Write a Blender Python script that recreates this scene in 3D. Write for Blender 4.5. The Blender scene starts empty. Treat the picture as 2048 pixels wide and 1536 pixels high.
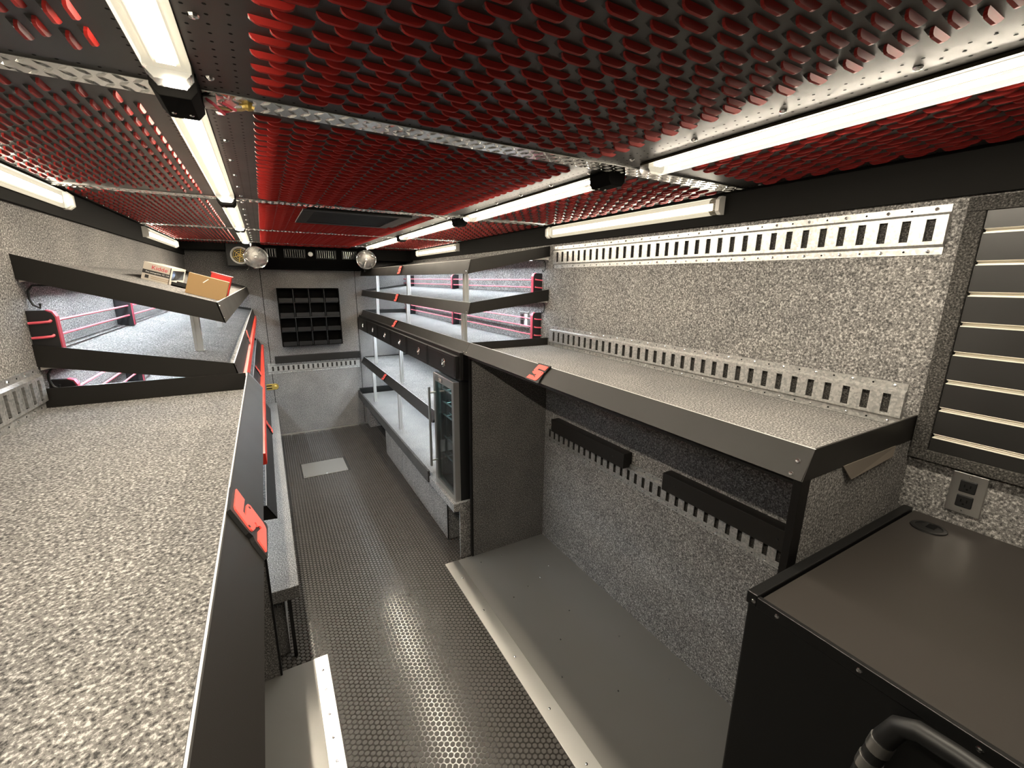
import bpy, bmesh, math, random
from mathutils import Vector, Matrix
random.seed(7)
S = bpy.context.scene
COL = S.collection

# ---------------------------------------------------------------- camera, world, exposure
CAMZ = 1.7926
yaw, pitch, roll, FPX = -0.5153, -0.2348, 0.0102, 862.4877
_F = Vector((-math.sin(yaw)*math.cos(pitch), math.cos(yaw)*math.cos(pitch), math.sin(pitch)))
_R = Vector((math.cos(yaw), math.sin(yaw), 0)); _U = _R.cross(_F)
_r = _R*math.cos(roll) + _U*math.sin(roll); _u = -_R*math.sin(roll) + _U*math.cos(roll)
cam_d = bpy.data.cameras.new('camera'); cam = bpy.data.objects.new('camera', cam_d); COL.objects.link(cam)
cam_d.sensor_fit = 'HORIZONTAL'; cam_d.sensor_width = 36; cam_d.lens = FPX/2048*36; cam_d.clip_start = 0.02
cam.matrix_world = Matrix(((_r.x, _u.x, -_F.x, 0), (_r.y, _u.y, -_F.y, 0), (_r.z, _u.z, -_F.z, CAMZ), (0, 0, 0, 1)))
S.camera = cam
W = bpy.data.worlds.new('world'); S.world = W; W.use_nodes = True
W.node_tree.nodes['Background'].inputs[0].default_value = (0.05, 0.05, 0.055, 1)
W.node_tree.nodes['Background'].inputs[1].default_value = 0.0   # closed, windowless body: its lamps give all the light
S.view_settings.view_transform = 'Standard'; S.view_settings.look = 'None'
S.view_settings.gamma = 1; S.view_settings.use_curve_mapping = False
S.view_settings.exposure = 1.2
WARM = (1.0, 0.90, 0.74); COOL = (0.80, 0.91, 1.0)
E_CEIL, E_WALL, E_SHELF = 92.0, 12.0, 60.0     # LED strengths
try:
    S.cycles.use_denoising = True
    S.cycles.max_bounces = 8; S.cycles.transparent_max_bounces = 16
    S.cycles.sample_clamp_indirect = 6.0
    S.cycles.caustics_reflective = False; S.cycles.caustics_refractive = False
except Exception:
    pass

# ---------------------------------------------------------------- materials
MATS = {}
def principled(name, col, rough=0.5, metal=0.0, spec=0.5, bump=None, emit=None):
    m = bpy.data.materials.new(name); m.use_nodes = True
    b = m.node_tree.nodes['Principled BSDF']
    b.inputs['Base Color'].default_value = (*col, 1); b.inputs['Roughness'].default_value = rough
    b.inputs['Metallic'].default_value = metal; b.inputs['Specular IOR Level'].default_value = spec
    if emit:
        b.inputs['Emission Color'].default_value = (*emit[0], 1); b.inputs['Emission Strength'].default_value = emit[1]
    MATS[name] = m
    return m
def N(m, t, **kw):
    n = m.node_tree.nodes.new(t)
    for k, v in kw.items(): setattr(n, k, v)
    return n
def L(m, a, b): m.node_tree.links.new(a, b)
def ramp(m, fac, stops):
    r = N(m, 'ShaderNodeValToRGB'); els = r.color_ramp.elements
    while len(els) < len(stops): els.new(0.5)
    for e, (p, c) in zip(els, stops): e.position = p; e.color = (*c, 1)
    L(m, fac, r.inputs[0]); return r
def bumped(m, height, strength, dist):
    b = N(m, 'ShaderNodeBump'); b.inputs['Strength'].default_value = strength; b.inputs['Distance'].default_value = dist
    L(m, height, b.inputs['Height']); L(m, b.outputs[0], m.node_tree.nodes['Principled BSDF'].inputs['Normal'])
def pos(m):
    return N(m, 'ShaderNodeNewGeometry').outputs['Position']
def noise(m, vec, scale, detail=2.0, rough=0.5):
    n = N(m, 'ShaderNodeTexNoise'); n.inputs['Scale'].default_value = scale
    n.inputs['Detail'].default_value = detail; n.inputs['Roughness'].default_value = rough
    L(m, vec, n.inputs['Vector']); return n.outputs[0]
def carpet(name, dark, mid, light, scale=230):
    m = principled(name, mid, 0.95, spec=0.15)
    p = pos(m)
    a = noise(m, p, scale, 3.0, 0.65)
    r = ramp(m, a, [(0.37, dark), (0.47, mid), (0.53, mid), (0.64, light)])
    b2 = noise(m, p, 5.0, 2.0)
    r2 = ramp(m, b2, [(0.3, (0.86, 0.86, 0.87)), (0.7, (1.08, 1.07, 1.06))])
    mx = N(m, 'ShaderNodeMix', data_type='RGBA', blend_type='MULTIPLY'); mx.inputs[0].default_value = 1
    L(m, r.outputs[0], mx.inputs[6]); L(m, r2.outputs[0], mx.inputs[7])
    L(m, mx.outputs[2], m.node_tree.nodes['Principled BSDF'].inputs['Base Color'])
    bumped(m, a, 0.35, 0.003)
    return m
carpet('carpet_grey', (0.046, 0.045, 0.044), (0.155, 0.150, 0.144), (0.42, 0.407, 0.39), 185)   # one carpet for walls, counters, shelves and panels
carpet('carpet_border', (0.012, 0.0115, 0.011), (0.04, 0.038, 0.035), (0.11, 0.104, 0.098))

def satin(name, col, rough, spec=0.5, metal=0.0, var=0.06, nscale=700, bstr=0.08):
    m = principled(name, col, rough, metal, spec)
    p = pos(m); a = noise(m, p, nscale, 2.0)
    bumped(m, a, bstr, 0.0006)
    b = noise(m, p, 6.0, 3.0)
    r = ramp(m, b, [(0.3, (rough-var,)*3), (0.7, (rough+var,)*3)])
    L(m, r.outputs[0], m.node_tree.nodes['Principled BSDF'].inputs['Roughness'])
    return m
satin('fascia_black', (0.0105, 0.0092, 0.008), 0.42, 0.32, var=0.02)
satin('black_laminate', (0.0055, 0.005, 0.0048), 0.42, 0.3, var=0.02)
satin('cabinet_black', (0.006, 0.006, 0.006), 0.34, 0.35, var=0.01)
satin('cabinet_top', (0.026, 0.0225, 0.020), 0.34, 0.5, var=0.02)
satin('panel_black', (0.022, 0.020, 0.018), 0.43, 0.5, metal=0.1, var=0.03)
satin('steel_plate', (0.27, 0.262, 0.25), 0.34, 0.5, metal=0.55, bstr=0.05, var=0.03)
satin('slat_black', (0.013, 0.0125, 0.012), 0.34, 0.5)
def brushed(name, col, rough, sc, axis=1):
    m = principled(name, col, rough, 1.0)
    p = pos(m); mp = N(m, 'ShaderNodeMapping'); s = [300, 300, 300]; s[axis] = 6; mp.inputs['Scale'].default_value = s
    L(m, p, mp.inputs[0]); a = noise(m, mp.outputs[0], 1.0, 3.0); bumped(m, a, sc, 0.0008)
    return m
brushed('aluminium', (0.80, 0.79, 0.76), 0.36, 0.10)
brushed('stainless', (0.62, 0.61, 0.59), 0.28, 0.06, 2)
def galv(name):
    m = principled(name, (0.5, 0.5, 0.48), 0.42, 0.85)
    p = pos(m); v = N(m, 'ShaderNodeTexVoronoi'); v.inputs['Scale'].default_value = 160; L(m, p, v.inputs['Vector'])
    r = ramp(m, v.outputs['Color'], [(0.2, (0.37, 0.37, 0.36)), (0.8, (0.58, 0.57, 0.55))])
    L(m, r.outputs[0], m.node_tree.nodes['Principled BSDF'].inputs['Base Color'])
    bumped(m, noise(m, p, 900, 2.0), 0.08, 0.0008)
galv('galvanised')
principled('chrome', (0.85, 0.85, 0.85), 0.12, 1.0)
principled('polished_tread', (0.82, 0.82, 0.80), 0.16, 1.0)
principled('louver_red', (0.34, 0.014, 0.010), 0.5, 0.0, 0.3)
principled('hole_black', (0.004, 0.004, 0.004), 0.8, 0.0, 0.1)
principled('emblem_red', (0.80, 0.09, 0.07), 0.5)
principled('rail_red', (0.72, 0.045, 0.025), 0.35)
principled('rope_red', (0.72, 0.10, 0.14), 0.45)
principled('post_black', (0.012, 0.011, 0.012), 0.4)
principled('post_trim', (0.42, 0.05, 0.08), 0.4)
principled('black_plastic', (0.008, 0.008, 0.008), 0.45, 0.0, 0.35)
principled('rubber_base', (0.018, 0.0165, 0.015), 0.19, 0.0, 0.9)
satin('rubber_coin', (0.044, 0.039, 0.035), 0.46, 0.5, nscale=900, bstr=0.25)
principled('white_plastic', (0.78, 0.77, 0.73), 0.4)
principled('cream_insert', (0.80, 0.76, 0.66), 0.32, 0.2)
principled('white_edge', (0.5, 0.49, 0.47), 0.5)
principled('brass', (0.62, 0.45, 0.12), 0.32, 0.8)
principled('cardboard', (0.27, 0.165, 0.07), 0.85)
principled('box_white', (0.5, 0.45, 0.385), 0.7)
principled('box_inside', (0.35, 0.45, 0.66), 0.5)
principled('print_black', (0.02, 0.018, 0.018), 0.6)
principled('print_red', (0.55, 0.03, 0.05), 0.6)
principled('print_white', (0.8, 0.78, 0.72), 0.6)
principled('packet_red', (0.5, 0.015, 0.01), 0.35)
principled('speaker_cone', (0.16, 0.14, 0.09), 0.3, 0.7)
principled('brown_strip', (0.10, 0.085, 0.07), 0.5)
principled('housing_white', (0.62, 0.60, 0.56), 0.4)
principled('lamp_tray_darkened', (0.045, 0.038, 0.024), 0.6, 0.0, 0.2)  # housing colour darkened to hold down the glow beside the LEDs
principled('band_dark', (0.007, 0.0065, 0.006), 0.9, 0.0, 0.15)
principled('matte_black', (0.0022, 0.002, 0.0018), 0.8, 0.0, 0.05)
principled('wire_tan', (0.45, 0.33, 0.15), 0.5)
principled('led_warm', (0.9, 0.88, 0.8), 0.5, emit=(WARM, E_CEIL))
principled('led_wall', (0.9, 0.88, 0.8), 0.5, emit=(WARM, E_WALL))
principled('led_cool', (0.9, 0.92, 0.95), 0.5, emit=(COOL, E_SHELF))
principled('led_fridge', (0.5, 0.9, 0.85), 0.5, emit=((0.5, 1.0, 0.92), 7.0))
principled('wire_shelf', (0.75, 0.76, 0.76), 0.3, 0.6)
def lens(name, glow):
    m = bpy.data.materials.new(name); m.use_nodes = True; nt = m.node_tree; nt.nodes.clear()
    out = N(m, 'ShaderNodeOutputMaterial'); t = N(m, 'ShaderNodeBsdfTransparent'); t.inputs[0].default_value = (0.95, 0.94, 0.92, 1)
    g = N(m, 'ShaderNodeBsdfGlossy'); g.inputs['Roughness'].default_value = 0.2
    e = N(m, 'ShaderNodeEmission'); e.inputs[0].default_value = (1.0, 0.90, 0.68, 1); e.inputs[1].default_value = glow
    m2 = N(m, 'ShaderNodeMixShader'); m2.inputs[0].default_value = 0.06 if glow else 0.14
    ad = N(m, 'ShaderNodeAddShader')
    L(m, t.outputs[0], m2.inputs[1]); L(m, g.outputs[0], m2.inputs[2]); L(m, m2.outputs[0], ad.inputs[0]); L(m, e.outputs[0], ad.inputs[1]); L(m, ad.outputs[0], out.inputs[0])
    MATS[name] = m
lens('lens_emissive', 0.29); lens('lens_clear', 0.0)      # LED glow in the ribbed cover put in as emission; its ends are clear
def glass(name, tint, gl=0.12):
    m = bpy.data.materials.new(name); m.use_nodes = True; nt = m.node_tree; nt.nodes.clear()
    out = N(m, 'ShaderNodeOutputMaterial'); t = N(m, 'ShaderNodeBsdfTransparent'); t.inputs[0].default_value = (*tint, 1)
    g = N(m, 'ShaderNodeBsdfGlossy'); g.inputs['Roughness'].default_value = 0.03
    m2 = N(m, 'ShaderNodeMixShader'); m2.inputs[0].default_value = gl
    L(m, t.outputs[0], m2.inputs[1]); L(m, g.outputs[0], m2.inputs[2]); L(m, m2.outputs[0], out.inputs[0])
    MATS[name] = m
glass('door_glass', (0.62, 0.68, 0.70), 0.2)
glass('clear_film', (0.85, 0.9, 0.97), 0.1)

# ---------------------------------------------------------------- mesh builder
class MB:
    def __init__(s): s.v = []; s.f = []; s.m = []
    def add(s, vs, fs, m=0):
        o = len(s.v); s.v += [tuple(p) for p in vs]
        for f in fs: s.f.append(tuple(i+o for i in f)); s.m.append(m)
        return s
    def box(s, x0, x1, y0, y1, z0, z1, m=0):
        v = [(x, y, z) for z in (z0, z1) for y in (y0, y1) for x in (x0, x1)]
        return s.add(v, [(0, 2, 3, 1), (4, 5, 7, 6), (0, 1, 5, 4), (2, 6, 7, 3), (0, 4, 6, 2), (1, 3, 7, 5)], m)
    def prism(s, poly, axis, a, b, m=0, caps=True):
        """poly: 2-D points in the two other axes (order x,y,z minus axis), extruded along axis a..b"""
        n = len(poly)
        def mk(p, t):
            q = list(p); q.insert('xyz'.index(axis), t); return tuple(q)
        v = [mk(p, a) for p in poly] + [mk(p, b) for p in poly]
        f = [(i, (i+1) % n, n+(i+1) % n, n+i) for i in range(n)]
        if caps: f += [tuple(range(n))[::-1], tuple(range(n, 2*n))]
        return s.add(v, f, m)
    def hexa(s, a, b, m=0):
        """box between two quads a (4 pts) and b (4 pts)"""
        return s.add(list(a)+list(b), [(3, 2, 1, 0), (4, 5, 6, 7), (0, 1, 5, 4), (1, 2, 6, 5), (2, 3, 7, 6), (3, 0, 4, 7)], m)
    def tube(s, path, r, n=8, m=0, caps=True, closed=False):
        path = [Vector(p) for p in path]; k = len(path); o = len(s.v); prev = None
        for i, p in enumerate(path):
            d = (path[min(i+1, k-1)] - path[max(i-1, 0)]) if not closed else (path[(i+1) % k] - path[i-1])
            d.normalize()
            if prev is None:
                up = Vector((0, 0, 1)) if abs(d.z) < 0.9 else Vector((1, 0, 0)); a = d.cross(up).normalized()
            else:
                a = (prev - d*prev.dot(d)).normalized()
            prev = a; b = d.cross(a); rr = r[i] if isinstance(r, (list, tuple)) else r
            for j in range(n):
                t = 2*math.pi*j/n; s.v.append(tuple(p + a*math.cos(t)*rr + b*math.sin(t)*rr))
        for i in range(k if closed else k-1):
            for j in range(n):
                q = ((i+1) % k)
                s.f.append((o+i*n+j, o+i*n+(j+1) % n, o+q*n+(j+1) % n, o+q*n+j)); s.m.append(m)
        if caps and not closed:
            s.f.append(tuple(o+j for j in range(n))[::-1]); s.m.append(m)
            s.f.append(tuple(o+(k-1)*n+j for j in range(n))); s.m.append(m)
        return s
    def lathe(s, prof, origin, axis, n=24, m=0):
        """prof: list of (radius, height along axis)"""
        o = Vector(origin); d = Vector(axis).normalized()
        up = Vector((0, 0, 1)) if abs(d.z) < 0.9 else Vector((1, 0, 0)); a = d.cross(up).normalized(); b = d.cross(a)
        b0 = len(s.v)
        for r, h in prof:
            for j in range(n):
                t = 2*math.pi*j/n; s.v.append(tuple(o + d*h + (a*math.cos(t)+b*math.sin(t))*max(r, 1e-5)))
        for i in range(len(prof)-1):
            for j in range(n):
                s.f.append((b0+i*n+j, b0+i*n+(j+1) % n, b0+(i+1)*n+(j+1) % n, b0+(i+1)*n+j)); s.m.append(m)
        return s
    def dome(s, c, axis, r, h, n=8, m=0):
        return s.lathe([(r, 0), (r*0.8, h*0.65), (0.0, h)], c, axis, n, m)
    def mesh(s, name, mats):
        me = bpy.data.meshes.new(name); me.from_pydata(s.v, [], s.f)
        for mm in mats: me.materials.append(MATS[mm])
        me.polygons.foreach_set('material_index', s.m); me.update()
        bm = bmesh.new(); bm.from_mesh(me); bmesh.ops.recalc_face_normals(bm, faces=bm.faces); bm.to_mesh(me); bm.free()
        return me
    def build(s, name, mats, parent=None, bevel=0, smooth=False, seg=2, raw=False):
        if isinstance(mats, str): mats = [mats]
        me = bpy.data.meshes.new(name); me.from_pydata(s.v, [], s.f)
        for mm in mats: me.materials.append(MATS[mm])
        me.polygons.foreach_set('material_index', s.m); me.update()
        if not raw:
            bm = bmesh.new(); bm.from_mesh(me)
            bmesh.ops.recalc_face_normals(bm, faces=bm.faces)
            if bevel:
                es = [e for e in bm.edges if len(e.link_faces) == 2 and e.calc_face_angle(0) > 0.5]
                bmesh.ops.bevel(bm, geom=es, offset=bevel, segments=seg, affect='EDGES', profile=0.6)
            bm.to_mesh(me); bm.free()
        o = bpy.data.objects.new(name, me); COL.objects.link(o); put(o, parent)
        if smooth: smooth_it(me)
        return o
def smooth_it(me, ang=0.6):
    me.polygons.foreach_set('use_smooth', [True]*len(me.polygons))
    try: me.set_sharp_from_angle(angle=ang)
    except Exception: pass
def put(o, parent):
    if parent is not None:
        o.parent = parent
        if parent.type == 'EMPTY': o.location = -parent.location
def tag(o, label=None, cat=None, group=None, kind=None):
    if label: o['label'] = label
    if cat: o['category'] = cat
    if group: o['group'] = group
    if kind: o['kind'] = kind
    return o
def thing(name, loc, label, cat, group=None):
    e = bpy.data.objects.new(name, None); COL.objects.link(e); e.location = loc; e.empty_display_size = 0.1
    return tag(e, label, cat, group)
def inst(name, me, loc, parent, rot=None):
    o = bpy.data.objects.new(name, me); COL.objects.link(o); o.parent = parent
    off = parent.location if (parent is not None and parent.type == 'EMPTY') else Vector((0, 0, 0))
    o.location = Vector(loc) - off
    if rot: o.rotation_euler = rot
    return o

XR, XL, YB, ZC, YF = 1.581, -0.660, 5.503, 2.130, -1.30   # right, left, back wall, ceiling, wall behind the camera

# ================================================================ THE SHELL
floor = MB().box(XL-.05, XR+.05, YF-.05, YB+.05, -.06, -.0016).build('floor', 'rubber_base'); tag(floor, 'black rubber floor covering studded with round coins', None, None, 'structure')
tag(MB().box(XR, XR+.05, YF, YB+.05, -.05, 2.25).build('wall_right', 'carpet_grey'), 'long wall lined with grey carpet behind the slatted panel', kind='structure')
tag(MB().box(XL-.05, XL, YF, YB+.05, -.05, 2.25).build('wall_left', 'carpet_grey'), 'long wall lined with grey carpet above the carpeted counter', kind='structure')
wb = MB().box(XL-.05, XR+.05, YB, YB+.05, -.05, 2.25).build('wall_back', 'hole_black'); tag(wb, 'end wall of grey carpeted boards behind the black cubby', kind='structure')
tag(MB().box(XL-.05, XR+.05, YF-.05, YF, -.05, 2.25).build('wall_front', 'carpet_grey'), 'carpeted end wall opposite the black cubby', kind='structure')
# back wall boards with dark joints
for (a, b) in ((XL, -.016), (-.010, .955), (.961, XR)):
    MB().box(a, b, YB-.006, YB+.002, 0, 2.12).build('wall_board', 'carpet_grey', wb, bevel=.001)
ceil = MB().box(XL-.05, XR+.05, YF-.05, YB+.05, ZC+.004, ZC+.08).build('ceiling', 'black_laminate'); tag(ceil, 'black ceiling of perforated panels with rows of red louvers', kind='structure')

# floor coins
CR = .0098
def coin_mb(mb, x, y, n):
    b = []
    for j in range(n):
        t = 2*math.pi*j/n; b.append((x+CR*1.06*math.cos(t), y+CR*1.06*math.sin(t), -.0018))
    for j in range(n):
        t = 2*math.pi*j/n; b.append((x+CR*.92*math.cos(t), y+CR*.92*math.sin(t), 0))
    mb.add(b, [(j, (j+1) % n, n+(j+1) % n, n+j) for j in range(n)] + [tuple(range(n, 2*n))])
coins = []
py, px = .0233, .0202
for i in range(-8, 62):
    x = i*px
    for j in range(0, 240):
        y = j*py + (py/2 if i % 2 else 0)
        if not (-.14 < x < 1.06 and .55 < y < 5.47): continue
        if x > .832 and y < 2.335: continue
        if x < .090 and y < 1.962: continue
        if .13 < x < .55 and 4.12 < y < 4.49: continue
        coins.append((x, y))
def visible(x, y):
    d = Vector((x, y, -CAMZ)); c = d.dot(_F)
    if c < .1: return None
    return FPX*d.dot(_r)/c, -FPX*d.dot(_u)/c, c
order = []
for (x, y) in coins:
    q = visible(x, y)
    inside = q and abs(q[0]) < 1024 and abs(q[1]) < 768 and q[0]+1024 > 690 - max(0, (1536-(768-q[1])))*.2
    order.append((q[2] if inside else 99, x, y))
order.sort()
cm = MB(); coin_mb(cm, 0, 0, 14); cme = cm.mesh('coin', ['rubber_coin'])
for (_, x, y) in order[:300]: inst('coin', cme, (x, y, 0), floor)
rest = MB()
for (_, x, y) in order[300:]: coin_mb(rest, x, y, 12 if y < 2.6 else 8)
tag(rest.build('coins', 'rubber_coin', floor, raw=True), kind='stuff')
# floor hatch plate
fp = thing('floor_plate', (.34, 4.3, 0), 'small bright metal cover plate set into the black studded floor', 'floor plate')
MB().box(.143, .532, 4.137, 4.474, -.001, .003).build('plate', 'aluminium', fp, bevel=.001)
sc = MB().dome((0, 0, 0), (0, 0, 1), .006, .0025, 8).mesh('screw', ['chrome'])
for (x, y) in ((.155, 4.15), (.52, 4.15), (.155, 4.46), (.52, 4.46), (.34, 4.15), (.34, 4.46)): inst('screw', sc, (x, y, .003), fp)
# steel floor sheets of the two bays
def bay_plate(x0, x1, sx0, sx1, y1, label, ys):
    t = thing('floor_sheet', ((x0+x1)/2, .6, 0), label, 'metal sheet')
    MB().box(x0, x1, YF, y1, -.001, .004).build('sheet', 'steel_plate', t)
    MB().box(sx0, sx1, YF, y1, .004, .0065).build('edge_strip', 'aluminium', t, bevel=.0008)
    for y in ys: inst('screw', sc, ((sx0+sx1)/2, y, .0065), t)
    return t
br = bay_plate(.837, XR, .837, .925, 2.331, 'dark steel floor sheet under the open bay with two black bars', (2.15, 1.85, 1.5, 1.2, .95))
for (x, y) in ((1.20, 2.24), (1.05, 2.24), (1.31, 1.93), (1.2, 1.9), (1.08, 1.86), (1.42, 2.0), (1.3, 1.62), (1.14, 1.48), (1.42, 1.35), (1.2, 1.12), (1.02, 1.3), (1.45, 1.05)):
    inst('screw', MB().dome((0, 0, 0), (0, 0, 1), .005, .002, 8).mesh('screw', ['chrome']), (x, y, .004), br)
bay_plate(XL, .085, .026, .085, 1.957, 'dark steel floor sheet with bright edge strip beneath the wide carpeted counter', (1.87, 1.76, 1.63, 1.52, 1.42))
tag(MB().box(XL, XR, YB-.03, YB-.006, 0, .012).build('baseboard_back', 'aluminium'), 'metal strip where floor meets end wall', kind='structure')

# dark bands along the tops of the long walls
tag(MB().box(XR-.016, XR, YF, YB-.01, 2.013, ZC+.004).build('trim_1', 'band_dark', bevel=.002), 'black carpeted band above the slatted panel wall', kind='structure')
tag(MB().box(XL, XL+.016, YF, YB-.01, 2.013, ZC+.004).build('trim_2', 'band_dark', bevel=.002), 'black carpeted band above the wall with boxes on its top shelf', kind='structure')

# ---------------------------------------------------------------- ceiling panels with louvers
U1 = .0255
def louver_mesh():
    b = MB(); h = .0075; Ln = .053
    # outline of the tongue front face, rounded lower corners, local x along length, hangs to -z, opens to -y
    prof = [(0, 0), (.0025, -.0037), (.007, -.0063), (.013, -h), (Ln-.013, -h), (Ln-.007, -.0063), (Ln-.0025, -.0037), (Ln, 0)]
    n = len(prof)
    fr = [(x, .0020 - .0035*(1+z/h), z) for x, z in prof]             # inner face, towards the opening
    rim = [(x, .0062 - .0035*(1+z/h), z*1.0-(.0006 if 0 < i < n-1 else 0)) for i, (x, z) in enumerate(prof)]
    bk = [(x, .0062 + .0040*(1+z/h), z*.96) for x, z in prof]         # outside, slopes into the sheet
    b.add(fr, [tuple(range(n))], 0)
    b.add(rim + fr, [(i, i+1, n+i+1, n+i) for i in range(n-1)], 1)
    b.add(rim + bk, [(i, i+1, n+i+1, n+i) for i in range(n-1)], 2)
    b.add(bk, [tuple(range(n))], 2)
    return b
LV = louver_mesh()
LMATS = ['louver_red', 'louver_red', 'panel_black']
lme = bpy.data.meshes.new('louver'); lme.from_pydata(LV.v, [], LV.f)
for mm in LMATS: lme.materials.append(MATS[mm])
lme.polygons.foreach_set('material_index', LV.m); lme.update()
seg_y = [(-1.25, -.17), (-.11, 1.048), (1.112, 2.295), (2.352, 3.625), (3.68, 4.875), (4.93, 5.198)]
cols_x = [(XL+.018, -.106, 'L'), (-.102, 1.012, 'C'), (1.016, XR-.018, 'R')]
ZP = ZC - .004
louv = []; holes = MB(); screws = MB()
for (y0, y1) in seg_y:
    for (x0, x1, kind) in cols_x:
        p = MB().box(x0+.001, x1-.001, y0, y1, ZP, ZC+.0035).build('ceiling_panel', 'panel_black', ceil, bevel=.001, seg=1)
        if y1 < -.1: continue
        hx0, hx1, hy0, hy1 = x0, x1, y0, y1
        hatch = kind == 'C' and y0 > 2.3 and y1 < 3.7
        if kind == 'C':
            xa, xb = .02, .885; i = 0
            for r_ in range(int((y1-y0-.07)/U1)+1):
                y = y0 + .035 + r_*U1
                x = xa + (U1 if r_ % 2 else 0)
                while x + .053 < xb:
                    if not (hatch and .19 < x < .75 and y < 2.99): louv.append((x, y, 0, p))
                    x += 3*U1
            hrows = [x0+.026, x0+.05, x0+.075, x0+.1] + [xb+.02+k*U1 for k in range(5) if xb+.02+k*U1 < x1-.04]
        else:
            xa, xb = (x0+.035, x1-.045) if kind == 'L' else (x0+.045, x1-.03)
            k = 0; x = xa
            while x < xb:
                y = y0 + .03 + (2*U1 if k % 2 else 0)
                while y + .053 < y1-.03:
                    louv.append((x, y, 1 if kind == 'L' else -1, p)); y += 3*U1
                x += U1; k += 1
            hrows = [x0+.012, x1-.012, x1-.03]
        for hx in hrows:
            for q in range(int((y1-y0)/U1)):
                y = y0 + .012 + q*U1 + (U1/2 if int(hx*1000) % 2 else 0)
                c = (hx, y, ZP-.0004)
                holes.add([(hx+.0028*math.cos(a*math.pi/3), y+.0028*math.sin(a*math.pi/3), ZP-.0004) for a in range(6)], [tuple(range(6))])
        for hy in (y0+.014, y1-.014):
            for q in range(int((x1-x0)/U1)):
                x = x0+.014+q*U1
                holes.add([(x+.0028*math.cos(a*math.pi/3), hy+.0028*math.sin(a*math.pi/3), ZP-.0004) for a in range(6)], [tuple(range(6))])
        ny = 6
        for q in range(ny):
            yy = y0+.06+(y1-y0-.12)*q/(ny-1)
            for sx in ([x0+.06, x1-.075] if kind == 'C' else [x0+.02, x1-.02]):
                screws.lathe([(.0075, 0), (.006, .003), (.002, .0045), (0, .0045)], (sx, yy, ZP), (0, 0, -1), 8)
def lv_place(x, y, d):
    if d == 0: return (x, y, ZP), 0.0
    if d == 1: return (x, y, ZP), math.pi/2      # opens towards +x
    return (x, y+.053, ZP), -math.pi/2           # opens towards -x
rank = []
for it in louv:
    q = Vector((it[0], it[1], ZP-CAMZ)); c = q.dot(_F)
    ok = c > .1 and abs(FPX*q.dot(_r)/c) < 1040 and abs(FPX*q.dot(_u)/c) < 780
    rank.append((q.length if ok else 99, len(rank), it))
rank.sort(key=lambda a: a[:2])
for (_, _, (x, y, d, p)) in rank[:300]:
    loc, rz = lv_place(x, y, d); inst('louver', lme, loc, p, (0, 0, rz))
far = MB()
for (_, _, (x, y, d, p)) in rank[300:]:
    loc, rz = lv_place(x, y, d); cs, sn = math.cos(rz), math.sin(rz); o = len(far.v)
    far.v += [(loc[0]+a*cs-b*sn, loc[1]+a*sn+b*cs, loc[2]+c) for a, b, c in LV.v]
    far.f += [tuple(i+o for i in f) for f in LV.f]; far.m += LV.m
tag(far.build('louvers', LMATS, ceil, raw=True), kind='stuff')
tag(holes.build('pinholes', 'hole_black', ceil, raw=True), kind='stuff')
tag(screws.build('panel_screws', 'chrome', ceil), kind='stuff')
# diamond-plate cover strips
for k, (y0, y1) in enumerate([(-.175, -.105), (1.044, 1.116), (2.290, 2.357), (3.620, 3.685), (4.870, 4.935)]):
    st = MB().box(XL+.016, XR-.016, y0, y1, ZP-.004, ZC+.003).build('trim_%d' % (k+3), 'polished_tread', bevel=.001)
    tag(st, ['bright diamond-plate strip across the ceiling near the rear wall', 'bright diamond-plate strip across the ceiling beside the black junction boxes', 'narrow diamond-plate strip across the ceiling beside the roof hatch',
             'narrow diamond-plate strip across the ceiling beyond the roof hatch', 'narrow diamond-plate strip across the ceiling beside the fans'][k], kind='structure')
    lg = MB()
    for i in range(int(2.2/.024)):
        for j in range(3):
            cx = XL+.03+i*.024; cy = y0+.012+j*(y1-y0-.024)/2; a = math.pi/4 if (i+j) % 2 else -math.pi/4
            ca, sa = math.cos(a), math.sin(a); l, w_ = .0135, .0038
            lg.add([(cx+ca*l, cy+sa*l, ZP-.004), (cx-sa*w_, cy+ca*w_, ZP-.004), (cx-ca*l, cy-sa*l, ZP-.004), (cx+sa*w_, cy-ca*w_, ZP-.004),
                    (cx+ca*l*.4, cy+sa*l*.4, ZP-.0066), (cx-ca*l*.4, cy-sa*l*.4, ZP-.0066)],
                   [(0, 1, 4), (1, 5, 4), (1, 2, 5), (2, 3, 5), (3, 4, 5), (3, 0, 4)])
    tag(lg.build('tread_lugs', 'polished_tread', st, raw=False), kind='stuff')

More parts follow.
